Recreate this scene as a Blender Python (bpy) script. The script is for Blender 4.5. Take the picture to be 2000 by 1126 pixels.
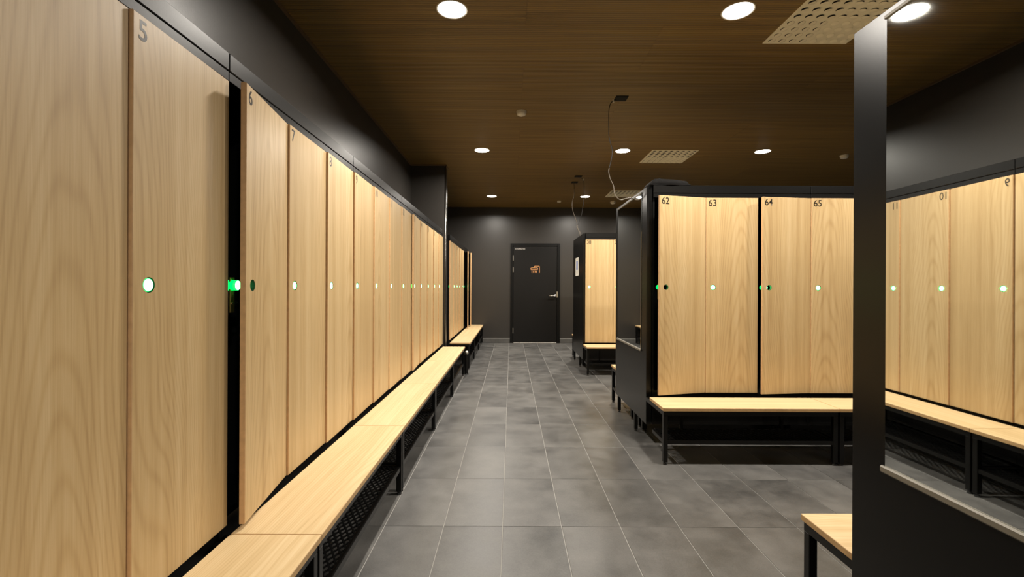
import bpy, bmesh, math, random
from mathutils import Vector, Matrix

for o in list(bpy.data.objects):
    bpy.data.objects.remove(o)
S = bpy.context.scene
C = S.collection
random.seed(7)
PI = math.pi

# ------------------------------------------------------------------ camera, world, exposure
FPX = 895.0
CAMZ = 1.21
cam = bpy.data.cameras.new('camera')
cam.sensor_width = 36.0
cam.lens = 36.0 * FPX / 2000.0
cam.shift_x = 0.001
cam.shift_y = -0.0019
cam.clip_start = 0.02
camo = bpy.data.objects.new('camera', cam)
C.objects.link(camo)
camo.location = (0, 0, CAMZ)
camo.rotation_euler = (PI / 2, math.radians(-0.25), 0)
S.camera = camo

world = bpy.data.worlds.new('world')
S.world = world
world.use_nodes = True
world.node_tree.nodes['Background'].inputs[0].default_value = (1.0, 0.9, 0.78, 1)
world.node_tree.nodes['Background'].inputs[1].default_value = 0.0

S.view_settings.view_transform = 'Standard'
S.view_settings.look = 'None'
S.view_settings.gamma = 1
S.view_settings.use_curve_mapping = False
S.view_settings.exposure = 0.0

LAMP_W = 52.0          # each ceiling downlight
CEIL = 2.91
WALL_L = -1.41
WALL_R = 6.4
WALL_B = 9.845
WALL_N = -2.6


# ------------------------------------------------------------------ material helpers
def newmat(name):
    m = bpy.data.materials.new(name)
    m.use_nodes = True
    nt = m.node_tree
    return m, nt, nt.nodes['Principled BSDF']


def plain(name, col, rough=0.5, metal=0.0, spec=0.5, noise=0.0, nscale=30.0, bump=0.0):
    m, nt, b = newmat(name)
    b.inputs['Base Color'].default_value = (*col, 1)
    b.inputs['Roughness'].default_value = rough
    b.inputs['Metallic'].default_value = metal
    b.inputs['Specular IOR Level'].default_value = spec
    if noise or bump:
        tc = nt.nodes.new('ShaderNodeTexCoord')
        n = nt.nodes.new('ShaderNodeTexNoise')
        n.inputs['Scale'].default_value = nscale
        n.inputs['Detail'].default_value = 5
        nt.links.new(tc.outputs['Object'], n.inputs['Vector'])
        if noise:
            r = nt.nodes.new('ShaderNodeValToRGB')
            r.color_ramp.elements[0].position = 0.3
            r.color_ramp.elements[1].position = 0.7
            r.color_ramp.elements[0].color = (*[c * (1 - noise) for c in col], 1)
            r.color_ramp.elements[1].color = (*[c * (1 + noise) for c in col], 1)
            nt.links.new(n.outputs['Fac'], r.inputs['Fac'])
            nt.links.new(r.outputs['Color'], b.inputs['Base Color'])
        if bump:
            bp = nt.nodes.new('ShaderNodeBump')
            bp.inputs['Strength'].default_value = bump
            bp.inputs['Distance'].default_value = 0.002
            nt.links.new(n.outputs['Fac'], bp.inputs['Height'])
            nt.links.new(bp.outputs['Normal'], b.inputs['Normal'])
    return m


def emit(name, col, strength):
    m, nt, b = newmat(name)
    b.inputs['Base Color'].default_value = (*[min(1, c) for c in col], 1)
    b.inputs['Emission Color'].default_value = (*col, 1)
    b.inputs['Emission Strength'].default_value = strength
    b.inputs['Roughness'].default_value = 0.3
    return m


def wood(name, axis, dark, mid, light, rough=0.42, scale=1.0):
    """oak laminate; axis = local axis the grain runs along ('X' or 'Z')"""
    m, nt, b = newmat(name)
    N = nt.nodes.new
    L = nt.links.new
    tc = N('ShaderNodeTexCoord')
    oi = N('ShaderNodeObjectInfo')
    sep = N('ShaderNodeSeparateXYZ')
    L(tc.outputs['Object'], sep.inputs[0])

    def math_(op, a, bb=None, c=None):
        n = N('ShaderNodeMath')
        n.operation = op
        for i, v in enumerate((a, bb, c)):
            if v is None:
                continue
            if isinstance(v, (int, float)):
                n.inputs[i].default_value = v
            else:
                L(v, n.inputs[i])
        return n.outputs[0]
    rnd = oi.outputs['Random']
    if axis == 'Z':
        cross, along = sep.outputs['X'], sep.outputs['Z']
    else:
        cross, along = sep.outputs['Y'], sep.outputs['X']
    cross = math_('ADD', cross, math_('MULTIPLY', sep.outputs['Y'] if axis == 'Z' else sep.outputs['Z'], 0.6))
    r1 = math_('MULTIPLY', rnd, 37.0)
    r2 = math_('FRACT', math_('MULTIPLY', rnd, 91.7))

    def noise(cs, as_, detail, rough_=0.55, off=0.0):
        cmb = N('ShaderNodeCombineXYZ')
        L(math_('MULTIPLY', cross, cs * scale), cmb.inputs[0])
        L(math_('MULTIPLY', along, as_ * scale), cmb.inputs[1])
        L(math_('ADD', r1, off), cmb.inputs[2])
        n = N('ShaderNodeTexNoise')
        n.inputs['Scale'].default_value = 1.0
        n.inputs['Detail'].default_value = detail
        n.inputs['Roughness'].default_value = rough_
        L(cmb.outputs[0], n.inputs['Vector'])
        return n.outputs['Fac']
    warp = noise(4.5, 0.85, 2, 0.4, 3.0)
    # cathedral figure: parabolic bands about a centre line that wanders from board to board
    x0 = math_('MULTIPLY_ADD', r2, 0.56, -0.10)
    if axis == 'Z':
        xc = math_('ADD', cross, math_('MULTIPLY_ADD', warp, 0.10, x0))
    else:
        xc = math_('ADD', cross, math_('MULTIPLY_ADD', warp, 0.10, math_('MULTIPLY_ADD', r2, 0.16, 0.02)))
    par = math_('MULTIPLY', math_('MULTIPLY', xc, xc), 95.0 * scale)
    ph = math_('ADD', par, math_('MULTIPLY', along, 2.1))
    ph = math_('ADD', ph, math_('MULTIPLY', warp, 2.6))
    band = math_('SINE', math_('MULTIPLY', ph, 15.0))
    band = math_('POWER', math_('MULTIPLY_ADD', band, 0.5, 0.5), 3.5)
    fibre = noise(330.0, 5.0, 4, 0.6, 11.0)
    streak = noise(34.0, 0.45, 3, 0.55, 7.0)
    broad = noise(9.0, 0.5, 2, 0.5, 19.0)
    v = math_('MULTIPLY', band, 0.12)
    v = math_('ADD', v, math_('MULTIPLY', fibre, 0.42))
    v = math_('ADD', v, math_('MULTIPLY', streak, 0.56))
    v = math_('ADD', v, math_('MULTIPLY', broad, 0.24))
    v = math_('ADD', v, math_('MULTIPLY', rnd, 0.06))
    ramp = N('ShaderNodeValToRGB')
    e = ramp.color_ramp.elements
    e[0].position = 0.42
    e[0].color = (*light, 1)
    e[1].position = 1.0
    e[1].color = (*dark, 1)
    el = e.new(0.68)
    el.color = (*mid, 1)
    L(v, ramp.inputs['Fac'])
    L(ramp.outputs['Color'], b.inputs['Base Color'])
    b.inputs['Roughness'].default_value = rough
    b.inputs['Specular IOR Level'].default_value = 0.4
    bp = N('ShaderNodeBump')
    bp.inputs['Strength'].default_value = 0.08
    bp.inputs['Distance'].default_value = 0.001
    L(fibre, bp.inputs['Height'])
    L(bp.outputs['Normal'], b.inputs['Normal'])
    return m


def tile_mat():
    m, nt, b = newmat('grey_stone_tile')
    N = nt.nodes.new
    L = nt.links.new
    tc = N('ShaderNodeTexCoord')
    oi = N('ShaderNodeObjectInfo')
    add = N('ShaderNodeVectorMath')
    add.operation = 'ADD'
    mul = N('ShaderNodeVectorMath')
    mul.operation = 'SCALE'
    mul.inputs['Scale'].default_value = 1.0
    cmb = N('ShaderNodeCombineXYZ')
    mm = N('ShaderNodeMath')
    mm.operation = 'MULTIPLY'
    mm.inputs[1].default_value = 57.0
    L(oi.outputs['Random'], mm.inputs[0])
    L(mm.outputs[0], cmb.inputs[2])
    L(tc.outputs['Object'], add.inputs[0])
    L(cmb.outputs[0], add.inputs[1])
    n1 = N('ShaderNodeTexNoise')
    n1.inputs['Scale'].default_value = 4.0
    n1.inputs['Detail'].default_value = 6
    n1.inputs['Roughness'].default_value = 0.6
    L(add.outputs[0], n1.inputs['Vector'])
    n2 = N('ShaderNodeTexNoise')
    n2.inputs['Scale'].default_value = 160.0
    n2.inputs['Detail'].default_value = 3
    L(add.outputs[0], n2.inputs['Vector'])
    a = N('ShaderNodeMath')
    a.operation = 'MULTIPLY_ADD'
    a.inputs[1].default_value = 0.3
    L(n2.outputs['Fac'], a.inputs[0])
    L(n1.outputs['Fac'], a.inputs[2])
    a2 = N('ShaderNodeMath')
    a2.operation = 'MULTIPLY_ADD'
    a2.inputs[1].default_value = 0.22
    L(oi.outputs['Random'], a2.inputs[0])
    L(a.outputs[0], a2.inputs[2])
    r = N('ShaderNodeValToRGB')
    r.color_ramp.elements[0].position = 0.42
    r.color_ramp.elements[0].color = (0.036, 0.0352, 0.034, 1)
    r.color_ramp.elements[1].position = 1.05
    r.color_ramp.elements[1].color = (0.142, 0.138, 0.131, 1)
    L(a2.outputs[0], r.inputs['Fac'])
    L(r.outputs['Color'], b.inputs['Base Color'])
    rr = N('ShaderNodeMath')
    rr.operation = 'MULTIPLY_ADD'
    rr.inputs[1].default_value = 0.25
    rr.inputs[2].default_value = 0.26
    L(n1.outputs['Fac'], rr.inputs[0])
    L(rr.outputs[0], b.inputs['Roughness'])
    b.inputs['Specular IOR Level'].default_value = 0.45
    bp = N('ShaderNodeBump')
    bp.inputs['Strength'].default_value = 0.12
    bp.inputs['Distance'].default_value = 0.001
    L(n2.outputs['Fac'], bp.inputs['Height'])
    L(bp.outputs['Normal'], b.inputs['Normal'])
    return m


def ceiling_mat():
    """dark brown veneer with fine milled grooves every 22 mm running across the room"""
    m, nt, b = newmat('ribbed_brown_veneer')
    N = nt.nodes.new
    L = nt.links.new
    tc = N('ShaderNodeTexCoord')
    oi = N('ShaderNodeObjectInfo')
    sep = N('ShaderNodeSeparateXYZ')
    L(tc.outputs['Object'], sep.inputs[0])
    w = N('ShaderNodeMath')
    w.operation = 'MULTIPLY'
    w.inputs[1].default_value = 2 * PI / 0.022
    L(sep.outputs['Y'], w.inputs[0])
    s = N('ShaderNodeMath')
    s.operation = 'SINE'
    L(w.outputs[0], s.inputs[0])
    cmb = N('ShaderNodeCombineXYZ')
    sx = N('ShaderNodeMath')
    sx.operation = 'MULTIPLY'
    sx.inputs[1].default_value = 0.9
    L(sep.outputs['X'], sx.inputs[0])
    L(sx.outputs[0], cmb.inputs[0])
    sy = N('ShaderNodeMath')
    sy.operation = 'MULTIPLY'
    sy.inputs[1].default_value = 26.0
    L(sep.outputs['Y'], sy.inputs[0])
    L(sy.outputs[0], cmb.inputs[1])
    rz = N('ShaderNodeMath')
    rz.operation = 'MULTIPLY'
    rz.inputs[1].default_value = 41.0
    L(oi.outputs['Random'], rz.inputs[0])
    L(rz.outputs[0], cmb.inputs[2])
    n = N('ShaderNodeTexNoise')
    n.inputs['Scale'].default_value = 1.0
    n.inputs['Detail'].default_value = 4
    L(cmb.outputs[0], n.inputs['Vector'])
    a = N('ShaderNodeMath')
    a.operation = 'MULTIPLY_ADD'
    a.inputs[1].default_value = 0.16
    L(s.outputs[0], a.inputs[0])
    L(n.outputs['Fac'], a.inputs[2])
    r = N('ShaderNodeValToRGB')
    r.color_ramp.elements[0].position = 0.15
    r.color_ramp.elements[0].color = (0.105, 0.060, 0.0155, 1)
    r.color_ramp.elements[1].position = 0.85
    r.color_ramp.elements[1].color = (0.28, 0.178, 0.048, 1)
    L(a.outputs[0], r.inputs['Fac'])
    L(r.outputs['Color'], b.inputs['Base Color'])
    b.inputs['Roughness'].default_value = 0.5
    bp = N('ShaderNodeBump')
    bp.inputs['Strength'].default_value = 0.5
    bp.inputs['Distance'].default_value = 0.002
    L(s.outputs[0], bp.inputs['Height'])
    L(bp.outputs['Normal'], b.inputs['Normal'])
    return m


M = {}
M['door'] = wood('oak_laminate_upright', 'Z', (0.375, 0.236, 0.100), (0.54, 0.378, 0.184), (0.655, 0.495, 0.28))
M['seat'] = wood('oak_laminate_lengthwise', 'X', (0.50, 0.34, 0.157), (0.67, 0.495, 0.27), (0.77, 0.61, 0.375), rough=0.45)
M['edge'] = plain('oak_edge_band', (0.60, 0.375, 0.185), 0.5, noise=0.1, nscale=40)
M['black'] = plain('black_coated_steel', (0.004, 0.0038, 0.0035), 0.34, spec=0.28, noise=0.1, nscale=300, bump=0.05)
M['rackblack'] = plain('matt_black_rack', (0.0025, 0.0025, 0.0024), 0.6, spec=0.12)
M['inner'] = plain('black_locker_inside', (0.006, 0.006, 0.006), 0.6)
M['panel'] = plain('black_laminate', (0.003, 0.0029, 0.0028), 0.27, spec=0.30, noise=0.08, nscale=400, bump=0.05)
M['wall'] = plain('charcoal_wall_paint', (0.031, 0.0277, 0.0243), 0.37, noise=0.10, nscale=220, bump=0.18)
M['grout'] = plain('pale_grout', (0.33, 0.32, 0.30), 0.8, noise=0.12, nscale=60)
M['tile'] = tile_mat()
M['ceiling'] = ceiling_mat()
M['trimwood'] = plain('brown_bead', (0.14, 0.085, 0.04), 0.4)
M['mirror'] = plain('mirror_glass', (0.80, 0.82, 0.80), 0.015, 1.0)
M['steel'] = plain('brushed_steel', (0.62, 0.60, 0.56), 0.32, 1.0, noise=0.06, nscale=120)
M['alu'] = plain('satin_aluminium', (0.50, 0.48, 0.44), 0.42, 1.0)
M['rail'] = plain('dull_aluminium_rail', (0.30, 0.285, 0.25), 0.55, 0.7)
M['bead'] = plain('dark_metal_bead', (0.20, 0.19, 0.175), 0.30, 1.0)
M['brass'] = plain('brass_lock_plate', (0.72, 0.52, 0.16), 0.35, 0.9)
M['vent'] = plain('cream_steel_diffuser', (0.88, 0.84, 0.69), 0.45)
M['hole'] = plain('dark_opening', (0.004, 0.004, 0.004), 0.9)
M['plastic'] = plain('white_plastic', (0.72, 0.68, 0.60), 0.35)
M['num'] = plain('dark_vinyl_number', (0.022, 0.017, 0.012), 0.30)
M['copper'] = plain('copper_vinyl', (0.55, 0.26, 0.10), 0.4, 0.2)
M['grey_text'] = plain('pale_grey_vinyl', (0.55, 0.52, 0.48), 0.5)
M['paper'] = plain('white_paper', (0.86, 0.85, 0.80), 0.7)
M['blue'] = plain('blue_print', (0.07, 0.17, 0.62), 0.6)
M['greyprint'] = plain('grey_print', (0.62, 0.60, 0.56), 0.7)
M['doorblack'] = plain('black_door_leaf', (0.0065, 0.006, 0.0055), 0.45, spec=0.22, noise=0.08, nscale=150)
M['frameblack'] = plain('black_door_frame', (0.003, 0.003, 0.0028), 0.42, spec=0.2)
M['towel'] = plain('black_towel_cloth', (0.006, 0.0055, 0.0053), 0.95, spec=0.15, noise=0.4, nscale=220, bump=0.9)
M['cord'] = plain('black_cord', (0.012, 0.011, 0.010), 0.4)
M['sleeve'] = plain('grey_cable_sleeve', (0.21, 0.18, 0.145), 0.35)
M['foot'] = plain('rubber_levelling_foot', (0.03, 0.03, 0.03), 0.35)
M['skirt'] = plain('grey_skirting_tile', (0.085, 0.082, 0.077), 0.5, noise=0.15, nscale=9)
M['led'] = emit('green_led_lens', (0.10, 1.0, 0.22), 26.0)
M['ledrim'] = emit('green_led_rim', (0.02, 0.9, 0.16), 1.1)
M['ledbody'] = emit('green_lit_lock_body', (0.0, 0.85, 0.10), 2.2)
M['ledred'] = emit('red_led_lens', (1.0, 0.16, 0.10), 2.2)
M['ledredrim'] = emit('red_led_rim', (0.9, 0.05, 0.03), 0.6)
M['lamp'] = emit('downlight_lens', (1.0, 0.95, 0.87), 14.0)


# ------------------------------------------------------------------ mesh helpers
class MB:
    def __init__(self):
        self.v, self.f, self.m = [], [], []

    def quad(self, a, b, c, d, mi=0):
        n = len(self.v)
        self.v += [a, b, c, d]
        self.f.append((n, n + 1, n + 2, n + 3))
        self.m.append(mi)

    def box(self, x0, x1, y0, y1, z0, z1, mi=0, bev=0.0):
        n = len(self.v)
        if bev <= 0:
            self.v += [(x0, y0, z0), (x1, y0, z0), (x1, y1, z0), (x0, y1, z0), (x0, y0, z1), (x1, y0, z1), (x1, y1, z1), (x0, y1, z1)]
            for q in ((0, 3, 2, 1), (4, 5, 6, 7), (0, 1, 5, 4), (1, 2, 6, 5), (2, 3, 7, 6), (3, 0, 4, 7)):
                self.f.append(tuple(n + i for i in q))
                self.m.append(mi)
            return
        bm = bmesh.new()
        bmesh.ops.create_cube(bm, size=1)
        for v in bm.verts:
            v.co = Vector((x0 + (v.co.x + .5) * (x1 - x0), y0 + (v.co.y + .5) * (y1 - y0), z0 + (v.co.z + .5) * (z1 - z0)))
        bmesh.ops.bevel(bm, geom=list(bm.edges), offset=bev, segments=1, affect='EDGES')
        bm.verts.index_update()
        self.v += [tuple(v.co) for v in bm.verts]
        for f in bm.faces:
            self.f.append(tuple(n + v.index for v in f.verts))
            self.m.append(mi)
        bm.free()

    def prism(self, p0, p1, r0, r1=None, seg=12, mi=0, caps=True, phase=0.0):
        r1 = r0 if r1 is None else r1
        p0, p1 = Vector(p0), Vector(p1)
        d = (p1 - p0).normalized()
        u = d.orthogonal().normalized()
        w = d.cross(u)
        n = len(self.v)
        for p, r in ((p0, r0), (p1, r1)):
            for k in range(seg):
                a = 2 * PI * k / seg + phase
                self.v.append(tuple(p + u * (r * math.cos(a)) + w * (r * math.sin(a))))
        for k in range(seg):
            self.f.append((n + k, n + (k + 1) % seg, n + seg + (k + 1) % seg, n + seg + k))
            self.m.append(mi)
        if caps:
            self.f.append(tuple(n + k for k in range(seg - 1, -1, -1)))
            self.f.append(tuple(n + seg + k for k in range(seg)))
            self.m += [mi, mi]

    def lathe(self, prof, seg=24, mi=0, axis='Z', loc=(0, 0, 0)):
        n = len(self.v)
        for (r, h) in prof:
            for k in range(seg):
                a = 2 * PI * k / seg
                if axis == 'Z':
                    p = (r * math.cos(a), r * math.sin(a), h)
                else:
                    p = (r * math.cos(a), h, r * math.sin(a))
                self.v.append((p[0] + loc[0], p[1] + loc[1], p[2] + loc[2]))
        for i in range(len(prof) - 1):
            for k in range(seg):
                self.f.append((n + i * seg + k, n + i * seg + (k + 1) % seg, n + (i + 1) * seg + (k + 1) % seg, n + (i + 1) * seg + k))
                self.m.append(mi)

    def tube(self, pts, r, seg=8, mi=0):
        n = len(self.v)
        pts = [Vector(p) for p in pts]
        u = None
        for i, p in enumerate(pts):
            t = (pts[min(i + 1, len(pts) - 1)] - pts[max(i - 1, 0)]).normalized()
            u = t.orthogonal().normalized() if u is None else (u - t * u.dot(t)).normalized()
            w = t.cross(u)
            for k in range(seg):
                a = 2 * PI * k / seg
                self.v.append(tuple(p + u * (r * math.cos(a)) + w * (r * math.sin(a))))
        for i in range(len(pts) - 1):
            for k in range(seg):
                self.f.append((n + i * seg + k, n + i * seg + (k + 1) % seg, n + (i + 1) * seg + (k + 1) % seg, n + (i + 1) * seg + k))
                self.m.append(mi)
        self.f.append(tuple(n + k for k in range(seg - 1, -1, -1)))
        self.f.append(tuple(n + (len(pts) - 1) * seg + k for k in range(seg)))
        self.m += [mi, mi]

    def mesh(self, name, mats, smooth=False):
        me = bpy.data.meshes.new(name)
        me.from_pydata([tuple(v) for v in self.v], [], self.f)
        if not isinstance(mats, (list, tuple)):
            mats = [mats]
        for mm in mats:
            me.materials.append(mm)
        me.polygons.foreach_set('material_index', self.m)
        bm = bmesh.new()
        bm.from_mesh(me)
        bmesh.ops.recalc_face_normals(bm, faces=list(bm.faces))
        bm.to_mesh(me)
        bm.free()
        if smooth:
            me.polygons.foreach_set('use_smooth', [True] * len(me.polygons))
        me.update()
        return me


def put(name, me, parent=None, loc=(0, 0, 0), rot=(0, 0, 0)):
    o = bpy.data.objects.new(name, me)
    C.objects.link(o)
    o.location = loc
    o.rotation_euler = rot
    if parent:
        o.parent = parent
    return o


def tag(o, label, cat, group=None):
    o['label'] = label
    o['category'] = cat
    if group:
        o['group'] = group
    return o


def thing(name, label, cat, loc=(0, 0, 0), rz=0.0, group=None):
    return tag(put(name, None, None, loc, (0, 0, rz)), label, cat, group)


def struct(o):
    o['kind'] = 'structure'
    return o


def smooth_pts(pts, n=6):
    """Catmull-Rom through pts"""
    P = [Vector(p) for p in pts]
    out = []
    for i in range(len(P) - 1):
        a, b, c, d = P[max(i - 1, 0)], P[i], P[i + 1], P[min(i + 2, len(P) - 1)]
        for k in range(n):
            t = k / n
            out.append(0.5 * ((2 * b) + (c - a) * t + (2 * a - 5 * b + 4 * c - d) * t * t + (3 * b - a - 3 * c + d) * t ** 3))
    out.append(P[-1])
    return out


# lettering: font curves turned into meshes, cached by string
_txt = {}


def text_mesh(s, height, mat):
    key = (s, height, mat.name)
    if key in _txt:
        return _txt[key]
    cu = bpy.data.curves.new('lettering', 'FONT')
    cu.body = s
    cu.size = 1.0
    cu.extrude = 0.0
    cu.offset = 0.008
    cu.resolution_u = 4
    o = bpy.data.objects.new('lettering', cu)
    C.objects.link(o)
    bpy.context.view_layer.update()
    me = bpy.data.meshes.new_from_object(o.evaluated_get(bpy.context.evaluated_depsgraph_get()))
    bpy.data.objects.remove(o)
    bpy.data.curves.remove(cu)
    xs = [v.co.x for v in me.vertices]
    ys = [v.co.y for v in me.vertices]
    k = height / (max(ys) - min(ys))
    x0, y1 = min(xs), max(ys)
    for v in me.vertices:              # origin at top left, facing -Y
        v.co = Vector(((v.co.x - x0) * k, 0.0, (v.co.y - y1) * k))
    me.materials.clear()
    me.materials.append(mat)
    me.name = 'lettering'
    _txt[key] = (me, (max(xs) - x0) * k)
    return _txt[key]


# ------------------------------------------------------------------ structure: floor of tiles
TW, TL = 0.298, 0.574
TX0, TY0 = -0.037, 2.314
mb = MB()
mb.quad((WALL_L, WALL_N, -0.003), (WALL_R, WALL_N, -0.003), (WALL_R, WALL_B, -0.003), (WALL_L, WALL_B, -0.003))
floor = struct(put('floor', mb.mesh('floor', M['grout'])))
floor['label'] = 'floor of dark grey stone tiles with pale joints'
tiles = []
c0 = math.floor((WALL_L - TX0) / TW)
c1 = math.ceil((WALL_R - TX0) / TW)
r0 = math.floor((WALL_N - TY0) / TL)
r1 = math.ceil((WALL_B - TY0) / TL)
for c in range(c0, c1):
    for r in range(r0, r1):
        xa, xb = TX0 + c * TW, TX0 + (c + 1) * TW
        ya, yb = TY0 + r * TL, TY0 + (r + 1) * TL
        xa, xb = max(xa, WALL_L), min(xb, WALL_R)
        ya, yb = max(ya, WALL_N), min(yb, WALL_B)
        if xb - xa < 0.02 or yb - ya < 0.02:
            continue
        yc, xc = (ya + yb) / 2, (xa + xb) / 2
        vis = 0.0
        if yc > 1.3 and abs(xc / yc) < 1.2:
            vis = 1.0 / yc
            if xc > 1.1 and (3.3 < yc < 4.6 or xc / yc > 0.72):
                vis *= 0.02
            if xc > 1.1 and yc > 4.5 and xc / yc > 0.27:
                vis *= 0.01
            if xc < -1.0:
                vis *= 0.4
        tiles.append((vis, xa, xb, ya, yb))
tiles.sort(reverse=True)
G, GY = 0.0021, 0.0010
tcache = {}
for vis, xa, xb, ya, yb in tiles[:300]:
    k = (round(xb - xa, 3), round(yb - ya, 3))
    if k not in tcache:
        mb = MB()
        w, l = (xb - xa) / 2 - G, (yb - ya) / 2 - GY
        mb.box(-w, w, -l, l, -0.010, 0.0, bev=0.0008)
        tcache[k] = mb.mesh('tile', M['tile'])
    put('tile', tcache[k], floor, ((xa + xb) / 2, (ya + yb) / 2, random.uniform(-0.0004, 0.0)))
mb = MB()
for vis, xa, xb, ya, yb in tiles[300:]:
    mb.box(xa + G, xb - G, ya + GY, yb - GY, -0.010, 0.0)
rest = put('tile_field', mb.mesh('tile_field', M['tile']), floor)
rest['kind'] = 'stuff'

# ------------------------------------------------------------------ structure: ceiling of ribbed veneer boards
mb = MB()
mb.box(WALL_L - .1, WALL_R + .1, WALL_N - .1, WALL_B + .1, CEIL + 0.012, CEIL + 0.1)
ceiling = struct(put('ceiling', mb.mesh('ceiling', M['hole'])))
ceiling['label'] = 'dark brown ribbed wood ceiling'
PW, PL = 2.4, 0.594
pc = {}
nrow = 0
y = -2.37 - 0.594
while y < WALL_B:
    x = WALL_L - (0.9 if nrow % 2 else 0.0)
    while x < WALL_R:
        xa, xb = max(x, WALL_L), min(x + PW, WALL_R)
        ya, yb = max(y, WALL_N), min(y + PL, WALL_B)
        if xb - xa > 0.02 and yb - ya > 0.02:
            k = (round(xb - xa, 3), round(yb - ya, 3))
            if k not in pc:
                mb = MB()
                w, l = (xb - xa) / 2 - 0.0006, (yb - ya) / 2 - 0.0006
                mb.box(-w, w, -l, l, 0, 0.012)
                pc[k] = mb.mesh('ceiling_board', M['ceiling'])
            put('ceiling_board', pc[k], ceiling, ((xa + xb) / 2, (ya + yb) / 2, CEIL + random.uniform(0, 0.0006)))
        x += PW
    y += PL
    nrow += 1


# ------------------------------------------------------------------ structure: walls
def wallbox(name, *b):
    mb = MB()
    mb.box(*b)
    return struct(put(name, mb.mesh(name, M['wall'])))


wallbox('wall_left', WALL_L - .12, WALL_L, WALL_N - .1, WALL_B + .1, 0, CEIL)['label'] = 'charcoal side wall above the long locker row'
wallbox('wall_right', WALL_R, WALL_R + .12, WALL_N - .1, WALL_B + .1, 0, CEIL)
wallbox('wall_back', WALL_L, WALL_R, WALL_B, WALL_B + .12, 0, CEIL)['label'] = 'charcoal end wall with the shower door'
wallbox('wall_near', WALL_L, WALL_R, WALL_N - .12, WALL_N, 0, CEIL)
STUB0, STUB1 = 6.415, 6.61
STUBX = -0.925
wallbox('wall_pier', WALL_L, STUBX, STUB0, STUB1, 0, CEIL - 0.002)['label'] = 'charcoal wall pier at the end of the long locker row'

mb = MB()
mb.prism((STUBX + .002, STUB0 + .004, 0), (STUBX + .002, STUB0 + .004, CEIL - .004), 0.012, seg=10)
t = struct(put('trim_1', mb.mesh('trim_1', M['bead'], True)))
t['label'] = 'shiny metal corner bead on the wall pier'
mb = MB()
mb.box(WALL_L, WALL_L + .018, WALL_N, STUB0, CEIL - .018, CEIL - .001)
mb.box(WALL_L + .018, STUBX + .018, STUB0 - .018, STUB0, CEIL - .018, CEIL - .001)
mb.box(STUBX, STUBX + .018, STUB0, STUB1, CEIL - .018, CEIL - .001)
t = struct(put('trim_2', mb.mesh('trim_2', M['trimwood'])))
t['label'] = 'thin brown bead along the ceiling edge'

# skirting of the end wall, one tile after another
sk = struct(put('baseboard_back', None))
sk['label'] = 'grey tile skirting on the end wall'
sm = {}
for x0, x1 in ((-0.86, -0.02), (1.05, WALL_R)):
    x = x0
    while x < x1 - 0.02:
        xe = min(x + 0.596, x1)
        k = round(xe - x, 3)
        if k not in sm:
            mb = MB()
            mb.box(0.001, k - .001, -0.010, 0, 0.004, 0.092, bev=.001)
            sm[k] = mb.mesh('tile', M['skirt'])
        put('tile', sm[k], sk, (x, WALL_B, 0))
        mb2 = MB()
        x += 0.596
    mb = MB()
    mb.box(x0, x1, -0.0115, 0, 0.092, 0.101)
    put('top_strip', mb.mesh('top_strip', M['grout']), sk, (0, WALL_B, 0))

# ------------------------------------------------------------------ structure: shower door in the end wall
dr = struct(put('door_1', None, None, (0, WALL_B, 0)))
dr['label'] = 'black flush door with copper shower symbol'
mb = MB()
mb.box(-0.013, 0.045, -0.03, 0.0, 0, 2.135, bev=.002)
mb.box(0.988, 1.046, -0.03, 0.0, 0, 2.135, bev=.002)
mb.box(0.045, 0.988, -0.03, 0.0, 2.078, 2.135, bev=.002)
put('door_frame', mb.mesh('door_frame', M['frameblack']), dr)
mb = MB()
mb.box(0.049, 0.984, -0.016, 0.0, 0.02, 2.074, bev=.002)
leaf = put('door_leaf', mb.mesh('door_leaf', M['doorblack']), dr)
leaf['label'] = 'matt black door leaf'
mb = MB()
mb.box(0.055, 0.975, -0.034, 0.0, 0.0, 0.018, bev=.003)
put('threshold', mb.mesh('threshold', M['alu']), dr)
for z0, z1 in ((1.768, 1.879), (1.514, 1.627), (0.215, 0.325)):
    mb = MB()
    mb.prism((0.046, -0.03, z0), (0.046, -0.03, z1), 0.0105, seg=10)
    mb.prism((0.046, -0.03, z0 - .008), (0.046, -0.03, z0), 0.006, seg=8)
    put('hinge', mb.mesh('hinge', M['alu'], False), dr)
mb = MB()
mb.box(0.977, 1.003, -0.033, -0.02, 0.98, 1.105, bev=.002)
put('strike_plate', mb.mesh('strike_plate', M['steel']), dr)
mb = MB()
mb.lathe([(0.0001, -.03), (0.024, -.03), (0.026, -.026), (0.026, -.016)], 20, axis='Y', loc=(0.945, 0, 1.018))
mb.prism((0.945, -.03, 1.018), (0.945, -.062, 1.018), 0.0105, seg=10)
mb.tube([(0.949, -.062, 1.018), (0.93, -.064, 1.018), (0.815, -.064, 1.016)], 0.0105, 10)
h = put('door_handle', mb.mesh('door_handle', M['steel'], True), dr)
h['label'] = 'steel lever handle'


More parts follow.
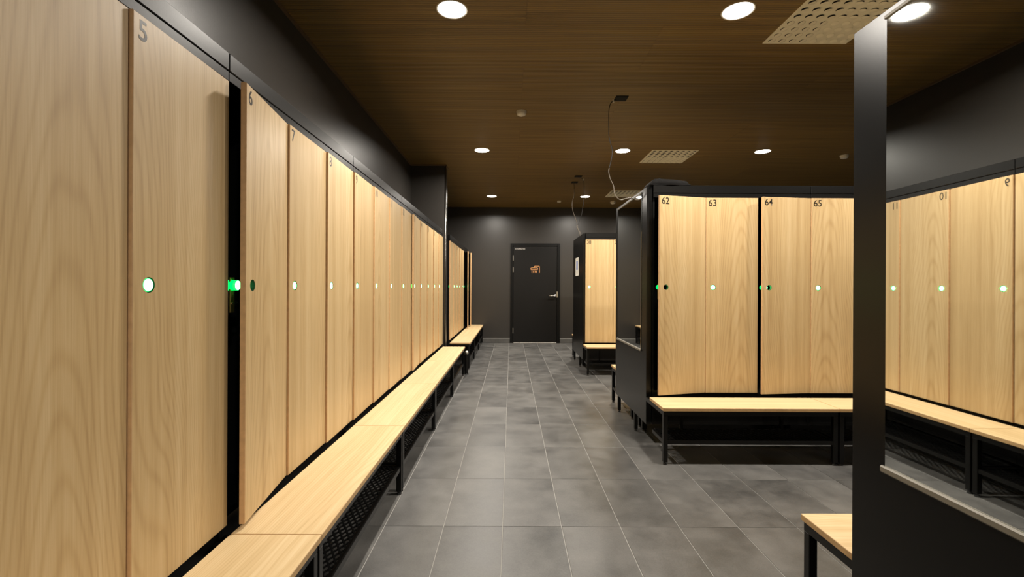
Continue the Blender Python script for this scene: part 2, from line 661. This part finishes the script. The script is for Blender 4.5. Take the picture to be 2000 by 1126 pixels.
def strokes(lines, width, depth):
    """flat mitred ribbons in the local XZ plane, raised towards -Y"""
    mb = MB()
    for pts in lines:
        closed = (Vector(pts[0]) - Vector(pts[-1])).length < 1e-6
        p = [Vector((q[0], 0, q[1])) for q in (pts[:-1] if closed else pts)]
        n = len(p)
        sides = []
        for i in range(n):
            d0 = p[i] - p[i - 1] if (i or closed) else p[1] - p[0]
            d1 = p[(i + 1) % n] - p[i] if (i < n - 1 or closed) else d0
            t = (d0.normalized() + d1.normalized()).normalized()
            k = max(0.5, t.dot(d1.normalized()))
            m_ = Vector((-t.z, 0, t.x)) * (width / 2 / k)
            sides.append((p[i] + m_, p[i] - m_))
        up = Vector((0, -depth, 0))
        for i in range(n if closed else n - 1):
            (a, b), (c, d) = sides[i], sides[(i + 1) % n]
            mb.quad(tuple(a + up), tuple(c + up), tuple(d + up), tuple(b + up))
            mb.quad(tuple(a), tuple(c), tuple(c + up), tuple(a + up))
            mb.quad(tuple(b), tuple(d), tuple(d + up), tuple(b + up))
    return mb


def sym(u, v):        # symbol drawing units -> metres on the leaf
    px, py = 1025 + u / 32.17, 510 + v / 32.17
    return ((px - 998) / FPX * 9.83, CAMZ - (py - 559.5) / FPX * 9.83)


def rrect(u0, u1, v0, v1, r, n=4):
    out = []
    for (cu_, cv, a0) in ((u1 - r, v0 + r, -90), (u1 - r, v1 - r, 0), (u0 + r, v1 - r, 90), (u0 + r, v0 + r, 180)):
        for k in range(n + 1):
            a = math.radians(a0 + 90 * k / n)
            out.append(sym(cu_ + r * math.cos(a), cv + r * math.sin(a)))
    return out + [out[0]]


L_ = [rrect(374, 806, 408, 527, 50)]
L_.append([sym(590, 386), sym(590, 340), sym(605, 310), sym(635, 300), sym(880, 300), sym(908, 312), sym(916, 345), sym(916, 735)])
for u in (447, 543, 640, 737):
    L_.append([sym(u, 585), sym(u, 735)])
o = put('shower_symbol', strokes(L_, 0.0125, 0.0012).mesh('shower_symbol', M['copper']), dr, (0, -0.0162, 0))
o['label'] = 'copper coloured shower head symbol'
me, wd = text_mesh('213 SUIHKUTILA', 0.026, M['grey_text'])
o = put('room_sign', me, dr, (0.078, -0.0166, 2.032))
o.scale = (0.226 / wd, 1, 1)
o['label'] = 'small pale grey room name lettering'

# ------------------------------------------------------------------ lockers
DZ0, DZ1 = 0.405, 1.895          # door bottom and top
LTOP = 1.99
LBOT = 0.156
LOCKZ = 1.21
LOCKX = 0.054                    # lock centre from the free edge
HR = 0.0205                      # finger hole radius


def door_mesh(w):
    """laminate door, origin on its hinge edge, reaching to -X, hole for the lock near the free edge"""
    mb = MB()
    yf, yb = -0.010, 0.009
    c = 0.0015
    hx, hz = -w + LOCKX, LOCKZ
    s = 0.034
    seg = 24
    xs = [-w + c, hx - s, hx + s, -c]
    zs = [DZ0 + c, hz - s, hz + s, DZ1 - c]
    for y in (yf, yb):
        for i in range(3):
            for j in range(3):
                if i == 1 and j == 1:
                    continue
                mb.quad((xs[i], y, zs[j]), (xs[i + 1], y, zs[j]), (xs[i + 1], y, zs[j + 1]), (xs[i], y, zs[j + 1]), 2 * (y == yb))
        ring, sq = [], []
        for k in range(seg):
            a = 2 * PI * k / seg
            ca, sa = math.cos(a), math.sin(a)
            q = s / max(abs(ca), abs(sa))
            ring.append((hx + HR * ca, y, hz + HR * sa))
            sq.append((hx + q * ca, y, hz + q * sa))
        for k in range(seg):
            k2 = (k + 1) % seg
            mb.quad(ring[k], ring[k2], sq[k2], sq[k], 2 * (y == yb))
    for k in range(seg):
        a, a2 = 2 * PI * k / seg, 2 * PI * (k + 1) / seg
        p = [(hx + HR * math.cos(t), hz + HR * math.sin(t)) for t in (a, a2)]
        mb.quad((p[0][0], yf, p[0][1]), (p[1][0], yf, p[1][1]), (p[1][0], yb, p[1][1]), (p[0][0], yb, p[0][1]), 2)
    X0, X1, Z0, Z1 = -w, 0.0, DZ0, DZ1
    yo, yi = yf + c, yb - c
    # side faces and small chamfers
    for (ax, az, bx, bz, cax, caz, cbx, cbz) in (
            (X0, Z0, X1, Z0, X0 + c, Z0 + c, X1 - c, Z0 + c), (X1, Z0, X1, Z1, X1 - c, Z0 + c, X1 - c, Z1 - c),
            (X1, Z1, X0, Z1, X1 - c, Z1 - c, X0 + c, Z1 - c), (X0, Z1, X0, Z0, X0 + c, Z1 - c, X0 + c, Z0 + c)):
        mb.quad((ax, yo, az), (bx, yo, bz), (bx, yi, bz), (ax, yi, az), 1)
        mb.quad((cax, yf, caz), (cbx, yf, cbz), (bx, yo, bz), (ax, yo, az), 1)
        mb.quad((cax, yb, caz), (cbx, yb, cbz), (bx, yi, bz), (ax, yi, az), 1)
    me = bpy.data.meshes.new('door')
    me.from_pydata(mb.v, [], mb.f)
    me.materials.append(M['door'])
    me.materials.append(M['edge'])
    me.materials.append(M['inner'])
    me.polygons.foreach_set('material_index', mb.m)
    bm = bmesh.new()
    bm.from_mesh(me)
    bmesh.ops.remove_doubles(bm, verts=list(bm.verts), dist=1e-5)
    bmesh.ops.recalc_face_normals(bm, faces=list(bm.faces))
    bm.to_mesh(me)
    bm.free()
    me.update()
    return me


def lock_mesh():
    mb = MB()
    mb.prism((0, -0.012, 0), (0, 0.030, 0), 0.0180, seg=20, mi=0)
    mb.box(-0.013, 0.013, 0.0, 0.005, -0.095, 0.028, mi=1, bev=.001)
    mb.prism((0, -0.002, -0.062), (0, 0.006, -0.062), 0.004, seg=8, mi=2)
    mb.box(0.012, 0.040, 0.004, 0.010, -0.065, -0.058, mi=2)
    return mb.mesh('lock', [M['ledbody'], M['brass'], M['steel']])


def lens_mesh(a, b):
    mb = MB()
    mb.lathe([(0.0001, -0.0205), (0.008, -0.0203), (0.0135, -0.0196), (0.0160, -0.0188)], 20, 0, 'Y')
    mb.lathe([(0.0160, -0.0188), (0.0182, -0.0172), (0.0184, -0.0115)], 20, 1, 'Y')
    return mb.mesh('indicator_lens', [M[a], M[b]], True)


LOCK = lock_mesh()
LENS = lens_mesh('led', 'ledrim')
LENSR = lens_mesh('ledred', 'ledredrim')
_dm, _unit = {}, {}


def leg_mesh(h, s):
    key = ('leg', h, s)
    if key not in _unit:
        mb = MB()
        mb.box(-s / 2, s / 2, -s / 2, s / 2, 0.018, h, bev=.002)
        _unit[key] = mb.mesh('leg', M['black'])
        mb = MB()
        mb.prism((0, 0, 0.0), (0, 0, 0.010), s * .46, s * .40, 14)
        mb.prism((0, 0, 0.010), (0, 0, 0.020), s * .2, s * .2, 8)
        _unit[('foot', h, s)] = mb.mesh('foot', M['foot'])
    return _unit[key], _unit[('foot', h, s)]


def add_leg(parent, x, y, h, s):
    a, b = leg_mesh(h, s)
    l = put('leg', a, parent, (x, y, 0))
    put('foot', b, l)
    return l


def locker_unit(label, loc, rz, pitch, numbers, depth, ajar={}, red=(), group=None, legs=True, slack=1.15):
    n = len(numbers)
    W = pitch * n
    u = thing('locker_unit', label, 'locker', loc, rz, group)
    key = (round(pitch, 4), n, depth)
    if key not in _unit:
        t = 0.016
        mb = MB()
        g = 0.0012
        mb.box(g, t, 0, depth, LBOT, LTOP - .03)
        mb.box(W - t, W - g, 0, depth, LBOT, LTOP - .03)
        mb.box(t, W - t, depth - .006, depth, LBOT, LTOP - .03)
        mb.box(t, W - t, 0.0, depth - .006, LBOT, LBOT + .02)
        mb.box(g, W - g, 0.02, depth, LTOP - .05, LTOP - .03)
        mb.box(t, W - t, 0.002, 0.030, LBOT + .02, DZ0 + 0.012)      # rail under the doors
        for k in range(1, n):
            mb.box(k * pitch - .009, k * pitch + .009, 0.003, depth - .006, DZ0 + .012, LTOP - .05, mi=1)
        mb.box(t, W - t, .03, depth - .006, DZ0 - .01, DZ0 + .012, mi=1)
        car = mb.mesh('carcass', [M['black'], M['inner']])
        mb = MB()
        mb.box(g, W - g, -0.021, 0.045, LTOP - .060, LTOP, bev=.0025)
        mb.box(g, W - g, -0.0195, 0.030, LTOP - .094, LTOP - .063, bev=.0012)
        mb.box(g, W - g, -0.008, 0.030, LTOP - .063, LTOP - .060)
        fas = mb.mesh('fascia', M['black'])
        mb = MB()
        mb.box(g, W - g, 0.045, depth, LTOP - .03, LTOP - .004, bev=.001)
        top = mb.mesh('top_panel', M['black'])
        _unit[key] = (car, fas, top)
    car, fas, top = _unit[key]
    put('carcass', car, u)
    put('fascia', fas, u)
    put('top_panel', top, u)
    w = pitch - 0.0035
    if round(w, 4) not in _dm:
        _dm[round(w, 4)] = door_mesh(w)
    for k, num in enumerate(numbers):
        hx = (k + 1) * pitch - 0.00175
        a = ajar.get(num, slack + random.uniform(-.25, .25) * slack)
        d = put('door', _dm[round(w, 4)], u, (hx, -0.0105, 0), (0, 0, math.radians(a)))
        if num is not None:
            me, wd = text_mesh(str(num), 0.052, M['num'])
            o = put('number', me, d, (-w + 0.017, -0.0104, DZ1 - 0.013))
            o.scale = (0.92, 1, 1)
        lk = put('lock', LOCK, u, (hx - w + LOCKX, -(w - LOCKX) * math.sin(math.radians(a)) - .0005 if a < 4 else 0.0, LOCKZ))
        put('indicator_lens', LENSR if num in red else LENS, lk)
    if legs:
        for x in (0.04, W - 0.04):
            for y in (0.34 if depth > .45 else 0.30, depth - 0.06):
                add_leg(u, x, y, LBOT + .002, 0.04)
    return u


P = 0.4045
ROW0 = 1.136 - 2 * P
GL = 'lockers along the left wall'
labels = ['nearest locker unit, whose wide oak doors include number 5',
          'oak locker unit with doors 6, 7 and 8, number 6 standing ajar',
          'oak locker unit with doors 9, 10 and 11, all closed',
          'oak locker unit with doors 12, 13 and 14, number 13 slightly ajar',
          'oak locker unit with doors 15, 16 and 17 against the wall pier']
for i in range(5):
    nums = [3 + 3 * i, 4 + 3 * i, 5 + 3 * i]
    locker_unit(labels[i], (-0.97, ROW0 + 3 * P * i, 0), PI / 2, P, nums, 0.438, {6: 7.8, 13: 3.2}, group=GL)

P2 = 0.4045
G2 = 'lockers in the short row past the pier'
locker_unit('oak locker unit just past the wall pier, with one red lock light', (-0.94, 6.90, 0), PI / 2, P2, [18, 19, 20], 0.468, {19: 1.5}, (18,), G2)
locker_unit('middle locker unit of the far row, its last narrow-looking door ajar', (-0.94, 6.90 + 3 * P2, 0), PI / 2, P2, [21, 22, 23], 0.468, {23: 13.0}, (), G2)
locker_unit('single-door locker in the far corner, its door standing open', (-0.94, 6.90 + 6 * P2, 0), PI / 2, P2, [24], 0.468, {24: 16.0}, (), G2)

PI_ = 0.4018
GA = 'lockers of the middle island'
locker_unit('oak locker unit with doors 62, 63 and 64, two of them ajar', (1.087, 3.526, 0), 0, PI_, [62, 63, 64], 0.5, {62: 14.5, 64: 7.4}, (), GA, slack=0.5)
locker_unit('oak locker unit starting with closed door 65', (1.087 + 3 * PI_, 3.526, 0), 0, PI_, [65, 66, 67], 0.5, {}, (), GA, slack=0.6)
locker_unit('locker unit on the rear side of the middle island', (1.087 + 3 * PI_, 4.552, 0), PI, PI_, [None] * 3, 0.5, {}, (), GA)
locker_unit('second locker unit on the rear side of the middle island', (1.087 + 6 * PI_, 4.552, 0), PI, PI_, [None] * 3, 0.5, {}, (), GA)
GB = 'lockers of the far island'
locker_unit('distant oak locker unit with door 38', (1.075, 6.645, 0), 0, PI_, [38, 39, 40], 0.5, {}, (), GB, slack=0.5)
locker_unit('locker unit on the rear side of the far island', (1.087 + 3 * PI_, 7.671, 0), PI, PI_, [None] * 3, 0.5, {}, (), GB)
GC = 'lockers of the near island'
locker_unit('locker unit hidden behind the large near mirror panel', (1.087 + 3 * PI_, 1.396, 0), PI, PI_, [None] * 3, 0.5, {}, (), GC)


# ------------------------------------------------------------------ end panels with mirrors
def mirror_panel(label, y0, y1, mirror=True, near_m=0.135, far_m=0.10, th=0.040):
    u = thing('mirror_panel' if mirror else 'end_panel', label, 'panel', (1.043, y0, 0))
    L = y1 - y0
    mb = MB()
    mb.box(0, th, 0, L, LBOT, LTOP - .006, bev=.0012)
    put('board', mb.mesh('board', M['panel']), u)
    if mirror:
        a, b = near_m, L - far_m
        mb = MB()
        mb.box(-0.005, 0.0, a, b, 0.712, 1.958, bev=.0008)
        g = put('mirror_glass', mb.mesh('mirror_glass', M['mirror']), u)
        g['label'] = 'tall clear mirror'
        mb = MB()
        mb.box(-0.012, 0.0, a - .004, b + .012, 0.698, 0.718, bev=.004)
        r = put('mirror_rail', mb.mesh('mirror_rail', M['rail']), u)
        r['label'] = 'aluminium rail under the mirror'
        mb = MB()
        mb.box(-0.010, 0.0, a - .004, b + .004, 1.955, 1.966, bev=.002)
        put('mirror_rail', mb.mesh('mirror_rail', M['rail']), u)
    for y in (0.34, L - 0.10):
        add_leg(u, 0.0145, y, LBOT + .002, 0.028)
    return u


mirror_panel('tall black end panel with a large mirror filling the right of the view', 0.37, 1.398, True, 0.13, 0.128)
mirror_panel('black end panel with mirror beside door 62', 3.526, 4.554)
mirror_panel('plain black end panel carrying a notice beside door 38', 6.645, 7.673, False, th=0.030)

# ------------------------------------------------------------------ benches
BH = 0.390


def bench_meshes(L, W, reach):
    key = ('bench', round(L, 3), round(W, 3), reach)
    if key in _unit:
        return _unit[key]
    g = 0.0012
    mb = MB()
    mb.box(g, L - g, -W, 0, BH - .022, BH, bev=.0015)
    for i, f in enumerate(mb.f):
        c = sum((Vector(mb.v[k]) for k in f), Vector()) / len(f)
        if c.z < BH - .0006:
            mb.m[i] = 1
    seat = mb.mesh('seat', [M['seat'], M['edge2']])
    mb = MB()                        # frame tubes under the seat
    t = 0.028
    z1 = BH - .022
    mb.box(.006, L - .006, -W + .012, -W + .012 + t, z1 - .032, z1)
    mb.box(.006, L - .006, -.012 - t, -.012, z1 - .032, z1)
    mb.box(.006, .006 + t, -W + .012 + t, -.012 - t, z1 - .032, z1)
    for xx in (.006, L - .006 - t):
        mb.box(xx, xx + t, -.012, reach, z1 - .032, z1)
    mb.box(L - .006 - t, L - .006, -W + .012 + t, -.012 - t, z1 - .032, z1)
    fr = mb.mesh('seat_frame', M['black'])
    mb = MB()                        # lower frame of the shoe rack
    zr = 0.165
    mb.box(.006 + t, L - .006 - t, -W + .016, -W + .036, zr - .025, zr)
    mb.box(.006 + t, L - .006 - t, -.034, -.014, zr - .025, zr)
    mb.box(.010, .010 + .02, -W + .036, -.034, zr - .025, zr)
    mb.box(L - .030, L - .010, -W + .036, -.034, zr - .025, zr)
    for xx in (.22, L - .24):                       # hangers carrying the back of the rack
        mb.box(xx, xx + .02, -.034, -.014, zr, BH - .022 - .032)
    rf = mb.mesh('rack_frame', M['black'])
    mb = MB()                        # expanded metal
    x0, x1, y0, y1 = .03, L - .03, -W + .034, -.034
    D = y1 - y0
    for sgn in (1, -1):
        x = x0 - D
        while x < x1 + D:
            # a strand from (x,y0) to (x+sgn*k*D, y1) clipped to the rack
            k = 1.75
            xa, xb = x, x + sgn * D * k
            ya, yb = y0, y1
            lo, hi = (xa, xb) if xa < xb else (xb, xa)
            if hi > x0 and lo < x1:
                def cut(xx):
                    return ya + (xx - xa) / (xb - xa) * (yb - ya)
                pa, pb = (xa, ya), (xb, yb)
                if pa[0] < x0:
                    pa = (x0, cut(x0))
                if pa[0] > x1:
                    pa = (x1, cut(x1))
                if pb[0] < x0:
                    pb = (x0, cut(x0))
                if pb[0] > x1:
                    pb = (x1, cut(x1))
                if abs(pa[0] - pb[0]) > .004:
                    d = Vector((pb[0] - pa[0], pb[1] - pa[1], 0)).normalized()
                    nn = Vector((-d.y, d.x, 0)) * .0038
                    a, b = Vector((*pa, zr - .006)), Vector((*pb, zr - .006))
                    up = Vector((0, 0, .004))
                    q = [a + nn, b + nn, b - nn, a - nn]
                    base = len(mb.v)
                    mb.v += [tuple(p + up * (.6 * (sgn > 0))) for p in q] + [tuple(p + up * (1 + .6 * (sgn > 0))) for p in q]
                    for f in ((3, 2, 1, 0), (4, 5, 6, 7), (0, 1, 5, 4), (2, 3, 7, 6)):
                        mb.f.append(tuple(base + i for i in f))
                        mb.m.append(0)
            x += 0.052
    rk = mb.mesh('rack_mesh', M['rackblack'])
    _unit[key] = (seat, fr, rf, rk)
    return _unit[key]


M['edge2'] = plain('oak_bench_edge', (0.52, 0.33, 0.15), 0.45, noise=0.08, nscale=50)


def bench(label, loc, rz, L, W=0.298, group=None, reach=0.04):
    u = thing('bench', label, 'bench', loc, rz, group)
    seat, fr, rf, rk = bench_meshes(L, W, reach)
    put('seat', seat, u)
    put('seat_frame', fr, u)
    put('rack_frame', rf, u)
    put('rack_mesh', rk, u)
    for x in (.021, L - .021):
        add_leg(u, x, -W + .026, BH - .054, 0.030)
    return u


BP = 1.18
BL = ['long oak-topped bench in the lower left corner under door 5',
      'oak-topped bench below the ajar door 6', 'oak-topped bench below doors 9 to 11',
      'bench second from the pier in the long row, under door 13', 'last bench of the long row, ending at the wall pier']
for i in range(5):
    bench(BL[i], (-0.922, 1.512 + (i - 1) * BP, 0), PI / 2, BP, 0.302, 'benches along the left lockers')
BL = ['bench just past the wall pier, its near end facing us', 'middle bench of the short far row', 'bench against the far end wall']
for (a, b), lb in zip(((6.66, 7.62), (7.62, 8.73), (8.73, 9.82)), BL):
    bench(lb, (-0.886, a, 0), PI / 2, b - a, 0.298, 'benches of the far left row')
bench('bench in front of doors 62 to 64', (1.036, 3.418, 0), 0, 1.2, 0.312, 'benches of the middle island', 0.105)
bench('bench in front of door 65, half hidden by the mirror panel', (2.237, 3.418, 0), 0, 1.2, 0.312, 'benches of the middle island', 0.105)
bench('bench behind the middle island, only its end showing', (2.262, 4.60, 0), PI, 1.2, 0.25, 'benches of the middle island', 0.045)
bench('distant bench in front of door 38', (1.036, 6.555, 0), 0, 1.2, 0.312, 'benches of the far island', 0.087)
bench('bench behind the far island', (2.262, 7.72, 0), PI, 1.2, 0.25, 'benches of the far island')
bench('bench end peeking out beside the near mirror panel', (2.256, 1.405, 0), PI, 1.2, 0.262, None, 0.006)

# ------------------------------------------------------------------ ceiling downlights
lmb = MB()
lmb.lathe([(0.090, 0.0), (0.095, -0.003), (0.098, 0.0), (0.098, 0.006)], 32)
RING = lmb.mesh('trim_ring', M['plastic'], True)
lmb = MB()
lmb.lathe([(0.0001, -0.006), (0.06, -0.005), (0.086, -0.001), (0.091, 0.004)], 32)
LENSL = lmb.mesh('diffuser', M['lamp'], True)


def downlight(label, x, y):
    u = thing('ceiling_light', label, 'ceiling light', (x, y, CEIL), 0, 'round ceiling downlights')
    put('trim_ring', RING, u)
    put('diffuser', LENSL, u)
    ld = bpy.data.lights.new('downlight_lamp', 'AREA')
    ld.shape = 'DISK'
    ld.size = 0.165
    ld.energy = LAMP_W
    ld.color = (1.0, 0.93, 0.83)
    ld.spread = math.radians(165)
    lo = bpy.data.objects.new('downlight_lamp', ld)
    C.objects.link(lo)
    lo.parent = u
    lo.location = (0, 0, -0.0075)
    return u


LX = (-0.37, 1.39, 3.14)
names = {(0, 1): 'large bright downlight at the top, left of centre', (1, 1): 'large bright downlight at the top beside the near air vent',
         (0, 2): 'downlight left of the smoke detector in the second row', (1, 2): 'downlight beside the long hanging cable',
         (2, 2): 'downlight above doors 64 and 65', (0, 3): 'far downlight near the end wall, left of the shower door',
         (1, 3): 'far downlight above door 38', (2, 3): 'far downlight behind the middle locker island',
         (2, 1): 'downlight above the aisle right of the near vent', (0, 0): 'downlight straight above the viewer',
         (1, 0): 'downlight above the near mirror panel', (2, 0): 'downlight right of the near island'}
LY = (-2.1, 2.82, 5.73, 8.64)
for j, y in enumerate(LY):
    for i, x in enumerate(LX):
        downlight(names[(i, j)], x, y)

# ------------------------------------------------------------------ air vents
nmb = MB()
R0 = 0.022
seg = 12
nmb.lathe([(0.0001, -0.0006), (R0 * .95, -0.0006)], seg, 1)          # black disc painted on the plate for the unlit inside of the opening
base = len(nmb.v)
rings = 4
for i in range(rings + 1):                                             # scoop: tilted dished lid, open towards -X
    r = R0 * (1.0 - i / rings) + 0.0001
    for k in range(seg):
        a = 2 * PI * k / seg
        x, y = r * math.cos(a), r * math.sin(a)
        lift = max(0.0, 0.5 - 0.5 * x / R0)
        nmb.v.append((x + .002, y, -0.0008 - 0.0090 * lift ** 1.3 - 0.0035 * (1 - (r / R0) ** 2)))
for i in range(rings):
    for k in range(seg):
        q, q2 = base + i * seg + k, base + i * seg + (k + 1) % seg
        nmb.f.append((q, q2, q2 + seg, q + seg))
        nmb.m.append(0)
NOZ = nmb.mesh('nozzle', [M['vent'], M['hole']], True)
vmb = MB()
VS = 0.58
vmb.box(0, VS, 0, VS, -0.004, 0.002, bev=.0015)
PLATE = vmb.mesh('plate', M['vent'])


def vent(label, x, y):
    u = thing('air_vent', label, 'vent', (x, y, CEIL), 0, 'square ceiling air vents')
    put('plate', PLATE, u)
    n = 8
    m0 = 0.042
    st = (VS - 2 * m0) / (n - 1)
    for i in range(n):
        for j in range(n):
            left, near = i < 4, j < 4
            # opening direction of each quarter: outwards on the diagonal
            ang = {(True, True): PI * .25, (True, False): -PI * .25, (False, True): PI * .75, (False, False): PI * 1.25}[(left, near)]
            put('nozzle', NOZ, u, (m0 + i * st, m0 + j * st, -0.004), (0, 0, ang))
    return u


vent('large square cream air vent at the top beside the mirror panel', 1.742, 2.61)
vent('square cream air vent in the middle of the ceiling', 1.747, 5.685)
vent('farthest square cream air vent, above the island mirror', 1.765, 8.07)


# ------------------------------------------------------------------ smoke detectors and a small sensor
def detector(label, x, y, r):
    u = thing('smoke_detector', label, 'smoke detector', (x, y, CEIL), 0, 'white smoke detectors on the ceiling')
    mb = MB()
    mb.lathe([(r, 0.002), (r, -.010), (r * .97, -.014)], 28)
    put('base', mb.mesh('base', M['plastic'], True), u)
    mb = MB()
    mb.lathe([(r * .92, -.012), (r * .93, -.024), (r * .80, -.036), (r * .45, -.043), (r * .38, -.045), (0.0001, -.045)], 28)
    put('cover', mb.mesh('cover', M['plastic'], True), u)
    mb = MB()
    mb.prism((r * .2, 0, -.0445), (r * .2, 0, -.0465), r * .07, seg=8)
    put('status_light', mb.mesh('status_light', M['hole']), u)
    return u


detector('white smoke detector left of the hanging cable', 0.094, 4.45, 0.05)
detector('white smoke detector on the right, above door 65', 4.27, 5.88, 0.05)
detector('small distant smoke detector near the far vent', 2.03, 9.16, 0.055)
u = thing('ceiling_sensor', 'tiny white box sensor on the ceiling near the end wall', 'sensor', (0.945, 9.08, CEIL))
mb = MB()
mb.box(-.035, .035, -.03, .03, -.03, .002, bev=.004)
put('housing', mb.mesh('housing', M['plastic']), u)
mb = MB()
mb.lathe([(0.0001, -.036), (.012, -.034), (.016, -.029)], 14)
put('sensor_dome', mb.mesh('sensor_dome', M['greyprint'], True), u)


# ------------------------------------------------------------------ loose cables hanging from dark ceiling openings
def wpt(px, py, d):
    """photo position at depth d, in metres"""
    dx, dy = px - 998.0, py - 559.3
    a = math.radians(0.25)
    rx = dx * math.cos(a) + dy * math.sin(a)
    ry = -dx * math.sin(a) + dy * math.cos(a)
    return (rx / FPX * d, d, CAMZ - ry / FPX * d)


def cable(label, box, bs, pts, split, r, tip=True):
    u = thing('hanging_cable', label, 'cable', (box[0], box[1], CEIL))
    off = Vector(u.location)
    mb = MB()
    mb.box(-bs[0], bs[0], -bs[1], bs[1], -.006, .002, bev=.001)  # black slab standing in for the unlit inside of an opening in the ceiling
    b = put('dark_hatch_patch', mb.mesh('dark_hatch_patch', M['hole']), u)
    pts = smooth_pts([Vector(p) - off for p in pts], 6)
    k = int(len(pts) * split)
    mb = MB()
    if k > 1:
        mb.tube(pts[:k + 1], r, 8)
        put('cord', mb.mesh('cord', M['cord'], True), u)
    mb = MB()
    mb.tube(pts[k:], r * 1.15, 8)
    put('sleeve', mb.mesh('sleeve', M['sleeve'], True), u)
    if tip:
        mb = MB()
        p = pts[4]
        mb.prism(tuple(p + Vector((0, -.004, .012))), tuple(p + Vector((.004, -.004, -.016))), .007, seg=8)
        put('connector', mb.mesh('connector', M['plastic']), u)
    return u


D1 = 4.03
px = [(1204, 194), (1194, 200), (1189.5, 214), (1189, 245), (1190, 270), (1196, 294), (1193, 316), (1189, 334), (1192, 349), (1198, 362), (1200, 377), (1206, 386.5), (1213, 390), (1222, 388)]
pts = [wpt(a, b, D1) for a, b in px] + [(1.048, 4.0, 1.990), (1.064, 3.99, 1.990)]
cable('long wavy cable hanging from a dark ceiling opening to the mirror of the middle island', (0.985, 4.13), (.055, .055), pts, 0.45, .0034)
px = [(1136, 348), (1140, 353), (1141, 366), (1140, 385), (1139, 400), (1136, 418), (1131, 432), (1128, 442), (1130, 449), (1134, 455)]
D2 = 7.0
pts = [wpt(a, b, D2) for a, b in px] + [(1.060, 6.98, 1.992), (1.066, 6.95, 1.9895)]
cable('thin dark cable dropping onto the far island beside its pale twin', (1.03, 7.05), (.055, .055), pts, 0.6, .0032)
px = [(1119.5, 361), (1121, 381), (1117.5, 396), (1119, 412), (1124, 426), (1127, 436), (1126.3, 442), (1129, 448)]
D3 = 7.05
pts = [wpt(a, b, D3) for a, b in px] + [(1.056, 7.03, 1.993), (1.064, 7.0, 1.9895)]
cable('pale cable curling down to the corner of the far island', (1.03, 7.46), (.05, .05), [(1.0, 7.44, CEIL - .004), (0.99, 7.25, CEIL - .07)] + pts[1:], 0.16, .0032, False)

# ------------------------------------------------------------------ notice on the far end panel
u = thing('paper_notice', 'white paper notice with a blue block on the far black panel', 'notice', (1.0418, 7.07, 1.383))
mb = MB()
mb.box(-.0006, .0006, 0, .33, 0, .285)
put('sheet', mb.mesh('sheet', M['paper']), u)
mb = MB()
mb.box(-.0012, -.0006, .10, .235, .095, .232)
put('blue_print', mb.mesh('blue_print', M['blue']), u)
mb = MB()
for z in (.03, .045, .06, .075, .252):
    mb.box(-.0012, -.0006, .08, .25, z, z + .007)
put('text_lines', mb.mesh('text_lines', M['greyprint']), u)

# ------------------------------------------------------------------ folded black towel on top of the middle island
tb = bmesh.new()
nx, ny = 30, 14
x0, x1, y0, y1 = 1.066, 1.372, 3.508, 3.76
rnd = random.Random(3)


def prof(u_):
    left = min(1.0, u_ / 0.17)
    right = min(1.0, (1 - u_) / 0.09)
    h = 0.058 * (1 - (1 - left) ** 2.2) * (1 - (1 - right) ** 2.5)
    return h * (1.0 - 0.38 * max(0.0, u_ - .25)) + 0.004 * math.exp(-((u_ - .27) / .05) ** 2)


grid = []
for j in range(ny + 1):
    row = []
    for i in range(nx + 1):
        uu, vv = i / nx, j / ny
        e = min(1.0, min(vv, 1 - vv) / 0.16)
        e = 1 - (1 - e) ** 2.4
        z = prof(uu) * (0.25 + 0.75 * e) if 0 < j < ny and 0 < i < nx else 0.0
        z += rnd.uniform(-.0008, .0008) * (z > 0)
        row.append(tb.verts.new((x0 + (x1 - x0) * uu, y0 + (y1 - y0) * vv + .006 * math.sin(uu * 9), z)))
    grid.append(row)
for j in range(ny):
    for i in range(nx):
        tb.faces.new((grid[j][i], grid[j][i + 1], grid[j + 1][i + 1], grid[j + 1][i]))
tb.faces.new([grid[0][i] for i in range(nx + 1)] + [grid[j][nx] for j in range(1, ny + 1)] + [grid[ny][i] for i in range(nx - 1, -1, -1)] + [grid[j][0] for j in range(ny - 1, 0, -1)])
bmesh.ops.recalc_face_normals(tb, faces=list(tb.faces))
me = bpy.data.meshes.new('folded_towel')
tb.to_mesh(me)
tb.free()
me.materials.append(M['towel'])
me.polygons.foreach_set('use_smooth', [True] * len(me.polygons))
u = thing('folded_towel', 'folded black towel lying on top of the middle island', 'towel', (0, 0, LTOP + .0005))
put('cloth', me, u)
mb = MB()
hem = [(x0 + (x1 - x0) * k / 16, y0 - .001 + .006 * math.sin(k / 16 * 9), 0.004) for k in range(17)]
mb.tube(hem, .004, 6)
put('hem', mb.mesh('hem', M['towel'], True), u)

# ------------------------------------------------------------------ upright pipe with a knob by the end of the long bench
u = thing('pipe_stand', 'short dark upright pipe with a grey knob past the bench end', 'pipe', (-0.612, 6.31, 0))
mb = MB()
mb.prism((0, 0, 0.008), (0, 0, 0.275), .026, seg=16)
put('pipe', mb.mesh('pipe', M['black'], False), u)
mb = MB()
mb.lathe([(0.0001, .326), (.017, .322), (.027, .308), (.028, .292), (.022, .278), (.018, .272)], 18, loc=(.006, 0, 0))
put('knob', mb.mesh('knob', M['steel'], True), u)
mb = MB()
mb.lathe([(.0001, .010), (.036, .009), (.038, .0), (.0001, .0)], 18)
put('base_flange', mb.mesh('base_flange', M['foot'], True), u)
